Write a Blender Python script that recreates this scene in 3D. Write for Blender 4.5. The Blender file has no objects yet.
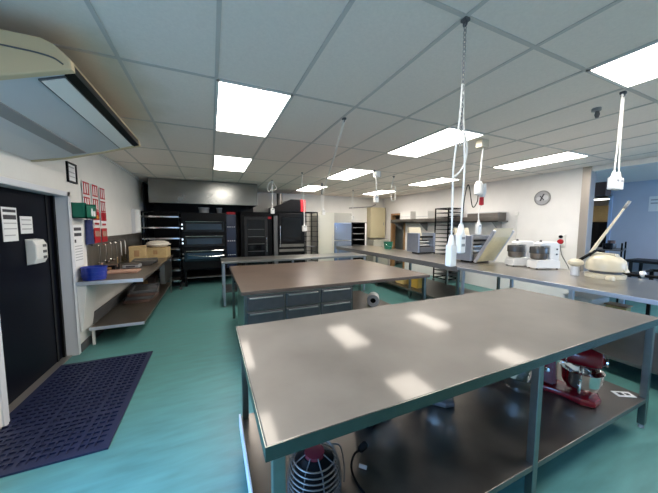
import bpy, bmesh, math, random
from mathutils import Vector, Matrix
random.seed(7)
C = bpy.context.scene.collection
PI = math.pi

# ------------------------------------------------------------------ materials
MATS = {}
def mat(name, col, rough=.5, metal=0., noise=0., nscale=20., bump=0., bscale=120., emit=None, strength=0.,
        alpha=None, stretch=None, rvar=0., spec=None, coat=0.):
    if name in MATS: return MATS[name]
    m = bpy.data.materials.new(name); m.use_nodes = True
    nt = m.node_tree; b = nt.nodes['Principled BSDF']
    b.inputs['Base Color'].default_value = (*col, 1)
    b.inputs['Roughness'].default_value = rough
    b.inputs['Metallic'].default_value = metal
    if spec is not None: b.inputs['Specular IOR Level'].default_value = spec
    if coat: b.inputs['Coat Weight'].default_value = coat
    if emit:
        b.inputs['Emission Color'].default_value = (*emit, 1); b.inputs['Emission Strength'].default_value = strength
    if alpha is not None:
        b.inputs['Transmission Weight'].default_value = alpha; b.inputs['IOR'].default_value = 1.1
    tc = nt.nodes.new('ShaderNodeTexCoord'); src = tc.outputs['Object']
    if stretch:
        mp = nt.nodes.new('ShaderNodeMapping'); mp.inputs['Scale'].default_value = stretch
        nt.links.new(src, mp.inputs['Vector']); src = mp.outputs['Vector']
    if noise or rvar:
        n = nt.nodes.new('ShaderNodeTexNoise'); n.inputs['Scale'].default_value = nscale; n.inputs['Detail'].default_value = 5
        nt.links.new(src, n.inputs['Vector'])
        if noise:
            r = nt.nodes.new('ShaderNodeValToRGB')
            r.color_ramp.elements[0].position = .3; r.color_ramp.elements[1].position = .7
            r.color_ramp.elements[0].color = (*[max(0, c*(1-noise)) for c in col], 1)
            r.color_ramp.elements[1].color = (*[min(1, c*(1+noise)) for c in col], 1)
            nt.links.new(n.outputs['Fac'], r.inputs['Fac']); nt.links.new(r.outputs['Color'], b.inputs['Base Color'])
        if rvar:
            mr = nt.nodes.new('ShaderNodeMapRange'); mr.inputs['From Min'].default_value = .3; mr.inputs['From Max'].default_value = .7
            mr.inputs['To Min'].default_value = max(.03, rough-rvar); mr.inputs['To Max'].default_value = rough+rvar
            nt.links.new(n.outputs['Fac'], mr.inputs['Value']); nt.links.new(mr.outputs['Result'], b.inputs['Roughness'])
    if bump:
        n2 = nt.nodes.new('ShaderNodeTexNoise'); n2.inputs['Scale'].default_value = bscale; n2.inputs['Detail'].default_value = 3
        nt.links.new(src, n2.inputs['Vector'])
        bp = nt.nodes.new('ShaderNodeBump'); bp.inputs['Strength'].default_value = bump; bp.inputs['Distance'].default_value = .002
        nt.links.new(n2.outputs['Fac'], bp.inputs['Height']); nt.links.new(bp.outputs['Normal'], b.inputs['Normal'])
    MATS[name] = m
    return m

def sheen(m, rough, fac):
    '''polished scratches: a small share of sharp metal reflection over the worn, scattering metal'''
    nt = m.node_tree; b = nt.nodes['Principled BSDF']; out = nt.nodes['Material Output']
    p = nt.nodes.new('ShaderNodeBsdfPrincipled'); p.inputs['Metallic'].default_value = 1; p.inputs['Roughness'].default_value = rough
    p.inputs['Base Color'].default_value = b.inputs['Base Color'].default_value
    mx = nt.nodes.new('ShaderNodeMixShader'); mx.inputs[0].default_value = fac
    nt.links.new(b.outputs[0], mx.inputs[1]); nt.links.new(p.outputs[0], mx.inputs[2]); nt.links.new(mx.outputs[0], out.inputs['Surface'])
    return m

def wall_mat(name, col, block=True):
    m = mat(name, col, .6, noise=.03, nscale=3)
    nt = m.node_tree; b = nt.nodes['Principled BSDF']
    if block:
        tc = nt.nodes.new('ShaderNodeTexCoord'); mp = nt.nodes.new('ShaderNodeMapping')
        mp.inputs['Rotation'].default_value = (PI/2, 0, PI/2)
        sx = nt.nodes.new('ShaderNodeSeparateXYZ'); cx = nt.nodes.new('ShaderNodeCombineXYZ'); ad = nt.nodes.new('ShaderNodeMath')
        nt.links.new(tc.outputs['Object'], sx.inputs[0]); nt.links.new(sx.outputs['X'], ad.inputs[0]); nt.links.new(sx.outputs['Y'], ad.inputs[1])
        nt.links.new(ad.outputs[0], cx.inputs['X']); nt.links.new(sx.outputs['Z'], cx.inputs['Y'])
        br = nt.nodes.new('ShaderNodeTexBrick'); br.inputs['Scale'].default_value = 1
        br.inputs['Brick Width'].default_value = .4; br.inputs['Row Height'].default_value = .2; br.inputs['Mortar Size'].default_value = .006
        br.inputs['Mortar Smooth'].default_value = .6
        nt.links.new(cx.outputs[0], br.inputs['Vector'])
        bp = nt.nodes.new('ShaderNodeBump'); bp.inputs['Strength'].default_value = .25; bp.inputs['Distance'].default_value = .004; bp.invert = True
        nt.links.new(br.outputs['Fac'], bp.inputs['Height']); nt.links.new(bp.outputs['Normal'], b.inputs['Normal'])
    return m

M_white = wall_mat('wall_white', (.80, .78, .74))
M_white_flat = wall_mat('wall_white_flat', (.82, .80, .78), False)
M_blue_wall = wall_mat('wall_blue', (.54, .57, .65), False)
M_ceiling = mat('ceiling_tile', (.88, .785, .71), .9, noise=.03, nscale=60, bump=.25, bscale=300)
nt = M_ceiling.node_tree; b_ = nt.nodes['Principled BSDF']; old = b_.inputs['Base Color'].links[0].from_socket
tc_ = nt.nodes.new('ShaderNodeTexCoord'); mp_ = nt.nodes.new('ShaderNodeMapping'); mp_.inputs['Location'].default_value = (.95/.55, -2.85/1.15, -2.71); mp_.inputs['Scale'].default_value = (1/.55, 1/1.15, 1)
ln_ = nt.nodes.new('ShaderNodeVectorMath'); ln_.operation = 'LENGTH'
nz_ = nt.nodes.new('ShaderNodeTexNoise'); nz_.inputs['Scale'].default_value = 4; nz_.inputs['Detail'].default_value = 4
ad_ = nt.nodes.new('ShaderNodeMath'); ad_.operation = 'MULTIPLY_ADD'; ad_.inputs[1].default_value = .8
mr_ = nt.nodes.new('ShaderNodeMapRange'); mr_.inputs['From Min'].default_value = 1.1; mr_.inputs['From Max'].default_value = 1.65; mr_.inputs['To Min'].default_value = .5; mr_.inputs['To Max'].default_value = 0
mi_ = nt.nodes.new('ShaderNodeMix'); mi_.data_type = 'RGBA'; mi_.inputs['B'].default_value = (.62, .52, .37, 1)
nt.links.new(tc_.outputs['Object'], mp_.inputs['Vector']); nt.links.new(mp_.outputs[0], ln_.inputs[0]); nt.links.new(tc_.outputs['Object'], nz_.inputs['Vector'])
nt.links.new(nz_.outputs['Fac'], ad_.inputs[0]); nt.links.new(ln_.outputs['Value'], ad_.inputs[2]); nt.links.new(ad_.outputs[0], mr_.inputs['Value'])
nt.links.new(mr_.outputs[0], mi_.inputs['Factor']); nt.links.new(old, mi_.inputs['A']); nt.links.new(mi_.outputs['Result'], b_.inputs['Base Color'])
M_tbar = mat('tee_bar', (.60, .55, .51), .6)
M_floor = mat('floor_vinyl', (.088, .236, .226), .40, noise=.16, nscale=9, bump=.06, bscale=60, rvar=.09, stretch=(.35, 1.6, 1), spec=.4)
M_steel = sheen(mat('brushed_steel', (.205, .196, .184), .58, 1, noise=.16, nscale=3.2, rvar=.05), .085, .13)
M_steel_d = sheen(mat('worn_steel', (.20, .185, .172), .42, 1, noise=.12, nscale=5, rvar=.04), .15, .12)
M_leg = mat('leg_steel', (.24, .255, .24), .3, 1, noise=.06, nscale=20)
M_hood = mat('hood_steel', (.27, .275, .265), .24, 1, noise=.06, nscale=2.5, rvar=.04)
M_bluesteel = mat('blue_grey_steel', (.30, .34, .43), .32, .6, noise=.05)
M_chrome = mat('chrome', (.75, .75, .75), .1, 1)
M_stone = mat('brown_stone', (.10, .072, .056), .30, noise=.22, nscale=2.2, spec=.42)
M_black = mat('black_metal', (.006, .006, .007), .3, spec=.12)
M_blackgloss = mat('black_glass', (.005, .006, .008), .07, spec=.35)
M_char = mat('charcoal_panel', (.018, .018, .02), .45, noise=.1, spec=.3)
M_rubber = mat('navy_rubber', (.013, .018, .055), .5)
M_door = mat('navy_door', (.004, .005, .010), .4, spec=.08)
M_frame = mat('frame_paint', (.70, .71, .75), .4)
M_whitepl = mat('white_plastic', (.80, .79, .76), .35)
M_cream = mat('cream_enamel', (.62, .56, .42), .32)
M_creambelt = mat('cream_belt', (.66, .60, .40), .6, noise=.06)
M_beige = mat('beige_casing', (.60, .48, .30), .4)
M_acwhite = mat('grey_white_casing', (.60, .61, .63), .4)
M_paper = mat('paper', (.82, .82, .82), .7)
M_ink = mat('ink', (.05, .05, .06), .7)
M_greyink = mat('grey_print', (.42, .42, .44), .7)
M_red = mat('red_enamel', (.17, .006, .012), .18, coat=.2)
M_redpl = mat('red_plastic', (.42, .016, .025), .5, spec=.25)
M_green = mat('green_plastic', (.01, .16, .10), .4)
M_bluepl = mat('blue_plastic', (.012, .035, .30), .35)
M_bluecloth = mat('blue_cloth', (.02, .03, .12), .8, noise=.2)
M_card = mat('cardboard', (.50, .36, .17), .8, noise=.08)
M_yellow = mat('yellow_plastic', (.55, .43, .17), .4)
M_sack = mat('flour_sack', (.72, .66, .55), .85, noise=.06)
M_wood = mat('varnished_wood', (.36, .20, .09), .4, noise=.25, nscale=6, stretch=(6, 6, .5))
M_cord = mat('white_cord', (.78, .77, .74), .45)
M_dgrey = mat('dark_grey', (.10, .10, .105), .45)
M_mgrey = mat('mid_grey', (.28, .28, .28), .45)
M_guard = mat('smoked_guard', (.06, .06, .06), .2)
M_orange = mat('orange_plastic', (.75, .30, .03), .45)
M_pink = mat('wood_board', (.42, .25, .18), .6, noise=.15)
M_glass = mat('glass', (.95, .97, 1), .02, alpha=1.0)
M_tube = mat('light_diffuser', (1, 1, 1), .5, emit=(1, .93, .845), strength=14.5)
M_tube2 = mat('far_light_diffuser', (1, 1, 1), .5, emit=(1, .97, .9), strength=14)
M_fridge_reflect = mat('fridge_door_reflection', (.30, .37, .50), .2, .6)  # blue reflection in the fridge doors, put into the base colour
M_brown = mat('brown_vent', (.13, .075, .06), .5)
M_led = mat('indicator_white', (.8, .85, .95), .3, emit=(.7, .85, 1), strength=1.5)

# ------------------------------------------------------------------ mesh builder
class MB:
    def __init__(s): s.bm = bmesh.new()
    def _add(s, vs, fs):
        v = [s.bm.verts.new(p) for p in vs]
        out = []
        for f in fs:
            try: out.append(s.bm.faces.new([v[i] for i in f]))
            except ValueError: pass
        return v, out
    def box(s, lo, hi, bev=0, rot=None, about=None, seg=2):
        (x0, y0, z0), (x1, y1, z1) = lo, hi
        vs = [Vector(p) for p in ((x0,y0,z0),(x1,y0,z0),(x1,y1,z0),(x0,y1,z0),(x0,y0,z1),(x1,y0,z1),(x1,y1,z1),(x0,y1,z1))]
        if rot is not None:
            c = Vector(about) if about else (Vector(lo)+Vector(hi))/2
            vs = [rot @ (v-c) + c for v in vs]
        v, f = s._add(vs, [(3,2,1,0),(4,5,6,7),(0,1,5,4),(1,2,6,5),(2,3,7,6),(3,0,4,7)])
        if bev:
            es = list({e for x in f for e in x.edges})
            bmesh.ops.bevel(s.bm, geom=es, offset=bev, segments=seg, affect='EDGES', profile=.5)
        return s
    def hexa(s, bot, top):
        s._add(list(bot)+list(top), [(3,2,1,0),(4,5,6,7),(0,1,5,4),(1,2,6,5),(2,3,7,6),(3,0,4,7)]); return s
    def prism(s, poly, axis, a, b, bev=0):
        def p(u, w, t):
            return {'x': (t, u, w), 'y': (u, t, w), 'z': (u, w, t)}[axis]
        n = len(poly)
        vs = [p(u, w, a) for u, w in poly] + [p(u, w, b) for u, w in poly]
        v, f = s._add(vs, [tuple(range(n))[::-1], tuple(range(n, 2*n))] + [(i, (i+1) % n, n+(i+1) % n, n+i) for i in range(n)])
        bmesh.ops.recalc_face_normals(s.bm, faces=f)
        if bev:
            es = list({e for x in f[:2] for e in x.edges})
            bmesh.ops.bevel(s.bm, geom=es, offset=bev, segments=2, affect='EDGES', profile=.5)
        return s
    def tube(s, pts, r, n=8, closed=False):
        pts = [Vector(p) for p in pts]; k = len(pts)
        rs = r if isinstance(r, (list, tuple)) else [r]*k
        rings = []; up = None
        for i, p in enumerate(pts):
            if closed: t = (pts[(i+1) % k]-pts[i-1])
            else: t = pts[min(i+1, k-1)]-pts[max(i-1, 0)]
            t.normalize()
            if up is None:
                up = Vector((0, 0, 1)) if abs(t.z) < .9 else Vector((1, 0, 0))
            a = t.cross(up)
            if a.length < 1e-5: a = t.orthogonal()
            a.normalize(); b = a.cross(t).normalized(); up = b
            rings.append([s.bm.verts.new(p + (a*math.cos(2*PI*j/n) + b*math.sin(2*PI*j/n))*rs[i]) for j in range(n)])
        for i in range(k if closed else k-1):
            A, B = rings[i], rings[(i+1) % k]
            for j in range(n):
                s.bm.faces.new((A[j], B[j], B[(j+1) % n], A[(j+1) % n])).smooth = True
        if not closed:
            s.bm.faces.new(rings[0]); s.bm.faces.new(rings[-1][::-1])
        return s
    def cyl(s, a, b, r, r2=None, n=16): return s.tube([a, b], [r, r if r2 is None else r2], n)
    def lathe(s, prof, c=(0,0,0), n=28, rot=None, squash=(1, 1)):
        c = Vector(c); rings = []
        for r, z in prof:
            if r < 1e-6: rings.append([s.bm.verts.new(c + (rot @ Vector((0,0,z)) if rot else Vector((0,0,z))))])
            else:
                ring = []
                for j in range(n):
                    v = Vector((r*math.cos(2*PI*j/n)*squash[0], r*math.sin(2*PI*j/n)*squash[1], z))
                    ring.append(s.bm.verts.new(c + (rot @ v if rot else v)))
                rings.append(ring)
        for A, B in zip(rings, rings[1:]):
            for j in range(n):
                a0, a1 = A[j % len(A)], A[(j+1) % len(A)]; b0, b1 = B[j % len(B)], B[(j+1) % len(B)]
                q = []
                for x in (a0, a1, b1, b0):
                    if x not in q: q.append(x)
                if len(q) > 2:
                    try: s.bm.faces.new(q).smooth = True
                    except ValueError: pass
        return s
    def torus(s, c, R, r, axis='z', n=24, m=8, squash=1):
        pts = []
        for i in range(n):
            a = 2*PI*i/n; u, w = R*math.cos(a), R*math.sin(a)*squash
            pts.append(Vector(c)+Vector({'z': (u, w, 0), 'x': (0, u, w), 'y': (u, 0, w)}[axis]))
        return s.tube(pts, r, m, True)
    def build(s, name, m, parent=None, loc=None, ang=35):
        bmesh.ops.recalc_face_normals(s.bm, faces=s.bm.faces)
        me = bpy.data.meshes.new(name)
        if loc is not None and parent is None:
            pass
        s.bm.to_mesh(me); s.bm.free()
        me.materials.append(m)
        flags = [p.use_smooth for p in me.polygons]
        me.set_sharp_from_angle(angle=math.radians(ang))
        me.polygons.foreach_set('use_smooth', flags)
        o = bpy.data.objects.new(name, me); C.objects.link(o)
        if parent: o.parent = parent
        if loc is not None: o.location = loc
        return o

def tag(o, label=None, cat=None, group=None, kind=None):
    if label: o['label'] = label
    if cat: o['category'] = cat
    if group: o['group'] = group
    if kind: o['kind'] = kind
    return o
def thing(name, label, cat, loc=(0,0,0), rz=0, group=None):
    o = bpy.data.objects.new(name, None); C.objects.link(o); o.empty_display_size = .1
    o.location = loc; o.rotation_euler = (0, 0, rz)
    return tag(o, label, cat, group)
def struct(o): o['kind'] = 'structure'; return o
def bx(name, lo, hi, m, parent=None, bev=0, **k): return MB().box(lo, hi, bev, **k).build(name, m, parent)
def copy_tree(o, parent=None):
    c = o.copy(); C.objects.link(c); c.parent = parent
    for ch in list(o.children): copy_tree(ch, c)
    return c
def dup(o, loc, rz, label, group=None):
    c = copy_tree(o); c.location = loc; c.rotation_euler = (0, 0, rz); c['label'] = label
    if group: c['group'] = group
    return c
def Rx(d): return Matrix.Rotation(math.radians(d), 3, 'X')
def Ry(d): return Matrix.Rotation(math.radians(d), 3, 'Y')
def Rz(d): return Matrix.Rotation(math.radians(d), 3, 'Z')
def smooth(pts, k=6):
    P = [Vector(p) for p in pts]; out = []
    for i in range(len(P)-1):
        p0, p1, p2, p3 = P[max(i-1, 0)], P[i], P[i+1], P[min(i+2, len(P)-1)]
        for j in range(k):
            t = j/k
            out.append(.5*((2*p1)+(-p0+p2)*t+(2*p0-5*p1+4*p2-p3)*t*t+(-p0+3*p1-3*p2+p3)*t**3))
    out.append(P[-1]); return out

# ------------------------------------------------------------------ room
H = 2.71
XL, XR, YB, YN = -1.55, 6.5, 9.25, -2.2
struct(bx('floor', (-1.9, YN-.2, -.1), (13.2, YB+.2, 0), M_floor))
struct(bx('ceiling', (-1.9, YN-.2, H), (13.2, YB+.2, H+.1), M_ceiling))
gx = [round(.07+.6*k, 3) for k in range(-2, 11)]
gy = [round(1.09+1.19*k, 3) for k in range(-2, 7)]
t = MB()
for x in gx: t.box((x-.012, YN, H-.006), (x+.012, YB, H))
for y in gy: t.box((XL, y-.012, H-.0055), (XR, y+.012, H))
struct(t.build('trim_1', M_tbar))
DY0, DY1, DH = 2.89, 4.2, 1.96
WY0, WY1 = -1.2, 1.9
w = MB().box((-1.78, YN, 0), (XL, WY0, H)).box((-1.78, WY1, 0), (XL, DY0, H)).box((-1.78, WY0, 2.1), (XL, WY1, H)).box((-1.78, DY1, 0), (XL, YB, H)).box((-1.78, DY0, DH), (XL, DY1, H))
struct(w.build('wall_left', M_white))
struct(bx('wall_back', (-1.78, YB, 0), (7.8, YB+.15, H), M_white))
w = MB().box((XR, 2.78, 0), (XR+.12, 7.9, H)).box((XR, 8.62, 0), (XR+.12, YB, H)).box((XR, 7.9, 2.02), (XR+.12, 8.62, H))
struct(w.build('wall_right', M_white_flat))
struct(bx('wall_header', (XR, YN, 2.62), (XR+.12, 2.78, H), M_white_flat))
struct(MB().box((-1.78, YN-.15, 0), (6.9, YN, H)).box((9.3, YN-.15, 0), (12.9, YN, H)).box((6.9, YN-.15, 0), (9.3, YN, .9)).box((6.9, YN-.15, 2.3), (9.3, YN, H)).build('wall_near', M_white_flat))
f = MB()
for x in (6.9, 8.075, 9.25): f.box((x, YN-.1, .9), (x+.05, YN-.04, 2.3))
f.box((6.9, YN-.1, .9), (9.3, YN-.04, .95)).box((6.9, YN-.1, 2.25), (9.3, YN-.04, 2.3))
struct(f.build('added_annex_window', M_frame))  # unseen window, added to brighten the blue annex wall
# glazed doorway in the left wall beside the camera, letting in daylight
f = MB()
for y in (WY0, (WY0+WY1)/2-.025, WY1-.05): f.box((-1.70, y, 0), (-1.64, y+.05, 2.1))
f.box((-1.70, WY0, 2.05), (-1.64, WY1, 2.1)).box((-1.70, WY0, 0), (-1.64, WY1, .06))
struct(f.build('window_1', M_frame))
struct(bx('wall_annex_far', (9.7, YN, 0), (9.82, 3.55, H), M_blue_wall))
struct(MB().box((9.7, 4.05, 0), (9.82, 5.5, H)).box((9.7, 3.55, 2.42), (9.82, 4.05, H)).build('wall_annex_side', M_blue_wall))
struct(bx('wall_annex_back', (6.62, 4.6, 0), (9.7, 4.72, H), M_blue_wall))
struct(bx('wall_store_back', (9.7, 5.5, 0), (13.02, 5.62, H), M_white_flat))
struct(bx('wall_store', (12.9, YN, 0), (13.02, 5.5, H), M_white_flat))
f = MB().box((9.66, 3.5, 0), (9.84, 3.56, 2.44)).box((9.66, 4.04, 0), (9.84, 4.10, 2.44)).box((9.66, 3.5, 2.40), (9.84, 4.10, 2.46))
struct(f.build('door_frame_2', mat('pale_blue_paint', (.45, .55, .72), .45)))
# steel end post of the right wall
struct(bx('trim_2', (XR-.03, 2.66, 0), (XR+.15, 2.79, H), mat('post_steel', (.42, .38, .34), .4, .6), bev=.004))
# cornice where ceiling meets left and right wall
struct(MB().box((XL, YN, H-.03), (XL+.025, YB, H)).box((XR-.025, 2.8, H-.03), (XR, YB, H)).box((XL, YB-.025, H-.03), (XR, YB, H)).build('trim_3', M_white_flat))
# dark panels added to stand in for the shade behind the ovens
struct(bx('shade_panel_1', (XL, YB-.03, 0), (1.3, YB, H-.03), M_char))
struct(bx('shade_panel_2', (XL, 8.15, 0), (XL+.03, YB-.03, H-.03), M_char))
struct(MB().box((XL, 4.25, 0), (XL+.015, 8.1, .1)).build('baseboard_left', M_dgrey))
# steel splashback on the left wall
struct(MB().box((XL, 4.62, .9), (XL+.012, 8.1, 1.42)).build('trim_6', mat('splash_steel', (.23, .21, .185), .4, .8, noise=.15, nscale=6)))
# side door
d = struct(bx('door_1', (-1.72, DY0+.03, .008), (-1.68, DY1-.03, DH-.02), M_door, bev=.003))
fr = MB().box((-1.77, DY1-.035, 0), (XL+.004, DY1+.0, DH)).box((-1.77, DY0, 0), (XL+.004, DY0+.03, DH)).box((-1.77, DY0, DH-.025), (XL+.004, DY1, DH))
fr.box((XL-.001, DY1-.035, 0), (XL+.012, DY1+.03, DH+.03)).box((XL-.001, DY0-.03, 0), (XL+.012, DY0+.03, DH+.03)).box((XL-.001, DY0-.03, DH-.02), (XL+.012, DY1+.03, DH+.03))
struct(fr.build('door_frame_1', M_frame))
st = MB().box((-1.68, DY1-.07, 0), (-1.655, DY1-.035, DH-.02)).box((-1.68, DY1-.19, .01), (-1.672, DY1-.15, DH-.03)).build('door_stop', M_black, None); struct(st)
struct(bx('door_threshold', (-1.72, DY0+.03, 0), (-1.60, DY1-.03, .012), mat('threshold_metal', (.45, .42, .38), .4, .8), bev=.003))
# dark doorway at far end of right wall
struct(MB().box((XR-.03, 8.60, 0), (XR+.14, 8.68, 2.06)).box((XR-.03, 7.84, 0), (XR+.14, 7.91, 2.06)).box((XR-.03, 7.84, 2.0), (XR+.14, 8.68, 2.07)).build('door_frame_3', M_wood))
struct(MB().box((7.6, 7.0, 0), (7.7, 9.3, H)).box((6.62, 7.0, 0), (7.7, 7.1, H)).build('wall_passage', M_char))

# ------------------------------------------------------------------ ceiling lights
def light(ix, y0, y1, label, m=M_tube):
    x0 = ix; x1 = ix+.6
    l = thing('ceiling_light', label, 'ceiling light', ((x0+x1)/2, (y0+y1)/2, H), 0, 'recessed fluorescent ceiling lights')
    hx, hy = .3, (y1-y0)/2
    f = MB()
    f.box((-hx, -hy, -.012), (-hx+.02, hy, 0)).box((hx-.02, -hy, -.012), (hx, hy, 0)).box((-hx, -hy, -.012), (hx, -hy+.02, 0)).box((-hx, hy-.02, -.012), (hx, hy, 0))
    f.build('frame', M_whitepl, l)
    bx('diffuser', (-hx+.02, -hy+.02, -.009), (hx-.02, hy-.02, -.004), m, l)
    return l
Y = lambda k: (1.09+1.19*k, 1.09+1.19*(k+1))
light(.07, *Y(1), 'large bright ceiling light nearest the camera on the left')
light(.07, *Y(3), 'small looking ceiling light in front of the steel range hood')
light(2.47, *Y(-1), 'ceiling light cut by the right frame edge, beside hanging twin socket')
light(2.47, *Y(1), 'ceiling light behind the chain with a small cable box at its end')
light(2.47, *Y(3), 'middle ceiling light left of the small box on the ceiling')
light(2.47, *Y(5), 'tiny far ceiling light above the black ladder rack')
light(4.87, *Y(1), 'long ceiling light near the round wall clock')
light(4.87, *Y(3), 'ceiling light above the tall tray rack by the right wall')
light(4.87, *Y(5), 'farthest ceiling light above the beige cupboard on the back wall')
# the same fittings go on out of the frame: behind and beside the camera
for a in ((.07, *Y(-1)), (4.87, *Y(-1))):
    light(*a, 'ceiling light out of the frame above the camera end of the room')

# ------------------------------------------------------------------ near steel table
def table(name, label, cat, x0, x1, y0, y1, z, topm, legm, legs, shelfz=None, shelfm=None, th=.045, lip=True, group=None, lr=.021, inset=.05):
    t = thing(name, label, cat, (x0, y0, 0), 0, group)
    W, D = x1-x0, y1-y0
    MB().box((0, 0, z-th), (W, D, z), .004).build('tabletop', topm, t)
    for lx, ly in legs:
        l = MB().box((lx-lr, ly-lr, .03), (lx+lr, ly+lr, z-th+.002), .003).build('leg', legm, t)
        MB().cyl((lx, ly, 0), (lx, ly, .03), lr*.9, lr*.7, 12).build('foot', M_mgrey, l)
    if shelfz:
        s = MB().box((inset*.35, inset*.35, shelfz-.035), (W-inset*.35, D-inset*.35, shelfz), .003)
        s.build('shelf', shelfm or M_steel_d, t)
    return t
nt_ = table('steel_table', 'large near stainless steel prep table with empty shiny top', 'table', .14, 3.15, .81, 1.92, .9, M_steel, M_leg,
      [(.045, .035), (.045, 1.07), (1.51, .035), (1.51, 1.07), (2.965, .035), (2.965, 1.07)], .25, M_steel_d, th=.05)
M_rim_reflect = mat('rim_floor_reflection', (.115, .125, .115), .26, 1, noise=.05, nscale=20)  # table edge darkened in colour for the dark floor it mirrors
MB().box((-.002,-.003,.848),(3.012,.0,.899)).build('front_edge', M_rim_reflect, nt_)
MB().box((-.003,-.002,.848),(.0,1.112,.899)).build('side_edge', M_rim_reflect, nt_)
# upturned lip at left end of the lower shelf
MB().box((.0, .06, .2), (.012, 1.06, .29), .003).cyl((-.004, .93, .262), (.0, .93, .262), .008, n=10).build('shelf_lip', M_frame, nt_)

# stand mixers on its shelf
def stand_mixer(label, loc, rz, body, sc=1.0):
    m = thing('stand_mixer', label, 'stand mixer', loc, rz)
    base = MB().prism([(-.15,-.06),(-.12,-.10),(0,-.085),(.10,-.115),(.17,-.09),(.19,0),(.17,.09),(.10,.115),(0,.085),(-.12,.10),(-.15,.06)], 'z', 0, .04, .012)
    base.build('base', body, m)
    col = MB().hexa([(-.15,-.055,.035),(-.04,-.05,.035),(-.04,.05,.035),(-.15,.055,.035)], [(-.13,-.045,.25),(-.05,-.045,.25),(-.05,.045,.25),(-.13,.045,.25)])
    bmesh.ops.bevel(col.bm, geom=list(col.bm.edges), offset=.015, segments=2, affect='EDGES')
    col.build('column', body, m)
    MB().lathe([(0,-.20),(.045,-.19),(.066,-.14),(.07,0),(.066,.12),(.05,.17),(.025,.185),(0,.186)], (.01,0,.295), 24, Ry(90)).build('head', body, m)
    MB().lathe([(.0,.0),(.012,.0),(.03,.004),(.03,.012),(0,.012)], (.196,0,.295), 16, Ry(90)).build('hub_cap', M_chrome, m)
    MB().torus((.01,0,.295), .071, .005, 'x', 28, 6).build('trim_band', M_chrome, m)
    MB().lathe([(.05,0),(.055,.012),(.085,.035),(.105,.085),(.112,.16),(.116,.165),(.113,.165),(.105,.155),(.095,.09),(.05,.02),(0,.018)], (.085,0,.042)).build('bowl', M_chrome, m)
    MB().tube(smooth([(.09,-.11,.17),(.09,-.155,.165),(.09,-.16,.11),(.09,-.107,.09)]), .008).build('bowl_handle', M_chrome, m)
    MB().cyl((.085,0,.24),(.085,0,.10),.014).torus((.085,0,.13),.05,.005,'x').build('beater', M_chrome, m)
    MB().lathe([(.02,0),(.018,.02),(0,.022)], (-.09,-.046,.15), 14, Rx(90)).build('speed_knob', M_chrome, m)
    m.scale = (sc, sc, sc)
    return m
stand_mixer('red stand mixer with steel bowl at the right end of the lower shelf', (2.60, 1.14, .2515), math.radians(-72), M_red, 1.14)
stand_mixer('dark red stand mixer behind the blue lit centre leg on the lower shelf', (2.34, 1.56, .2515), math.radians(160), mat('maroon_enamel', (.10, .012, .02), .25))
stand_mixer('black stand mixer in shade on the lower shelf behind the loose plug', (1.02, 1.55, .2515), math.radians(20), M_black)
stand_mixer('second black stand mixer, in the dark middle of the lower shelf', (1.52, 1.52, .2515), math.radians(-30), M_dgrey)

# steel mixing bowl
b = thing('mixing_bowl', 'steel bowl lying behind the centre leg of the near table', 'bowl', (2.28, 1.30, .2515))
MB().lathe([(.05,0),(.055,.0),(.10,.04),(.135,.10),(.145,.15),(.150,.152),(.147,.154),(.138,.145),(.128,.10),(.09,.045),(.0,.012)]).build('bowl', M_chrome, b)
MB().tube(smooth([(.13,.02,.13),(.19,.02,.125),(.19,-.03,.12),(.13,-.03,.128)]), .006).build('handle', M_chrome, b)

# wire cage under near left corner
g = thing('wire_guard', 'black round wire cage with a red capped hub under the near left table corner', 'wire guard', (.45, 1.20, .2515))
for i in range(9):
    z = .005+i*.022; r = .135*math.sqrt(max(.05, 1-(max(0, (z-.06))/.2)**2))
    MB().torus((0,0,z+.006), r, .004, 'z', 32, 6).build('ring', M_steel, g)
rb = MB()
for k in range(8):
    a = 2*PI*k/8; rb.tube([(math.cos(a)*.135, math.sin(a)*.135, .005), (math.cos(a)*.138, math.sin(a)*.138, .08), (math.cos(a)*.105, math.sin(a)*.105, .17), (math.cos(a)*.05, math.sin(a)*.05, .2)], .003, 6)
rb.build('ribs', M_dgrey, g)
MB().lathe([(0,0),(.11,0),(.115,.03),(.10,.16),(.06,.19),(0,.19)]).build('body', M_black, g)
MB().lathe([(.055,0),(.05,.03),(.0,.034)], (0,0,.175)).build('hub', mat('maroon_enamel', (.10, .012, .02), .25), g)
MB().tube(smooth([(.10,.02,.19),(.16,.03,.15),(.17,.0,.06),(.15,-.04,.008)]), .004, 6).build('cable', M_dgrey, g)

p = thing('power_lead', 'black power plug on a thick lead lying on lower shelf', 'power lead', (.69, 1.18, .2515))
MB().tube(smooth([(.06,.08,.05),(.02,.07,.045),(-.02,.03,.02),(-.03,-.05,.008),(-.01,-.16,.007),(.05,-.30,.007)]), .0065).build('lead', M_black, p)
MB().lathe([(0,0),(.012,0),(.02,.01),(.022,.05),(.014,.06),(0,.06)], (.055,.078,.05), 14, Ry(60) ).build('plug', M_black, p)
MB().cyl((.03,.03,.012),(.06,.0,.012),.010).build('connector', M_acwhite, p)

c = thing('label_card', 'white card with dark print on the shelf corner by the right leg', 'card', (3.0, .925, .2515), math.radians(-30))
bx('card', (-.065,-.035,0), (.065,.035,.004), M_paper, c)
MB().box((-.04,-.018,.004),(-.005,.018,.005)).box((.012,-.014,.004),(.042,.012,.005)).build('print', M_ink, c)

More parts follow.
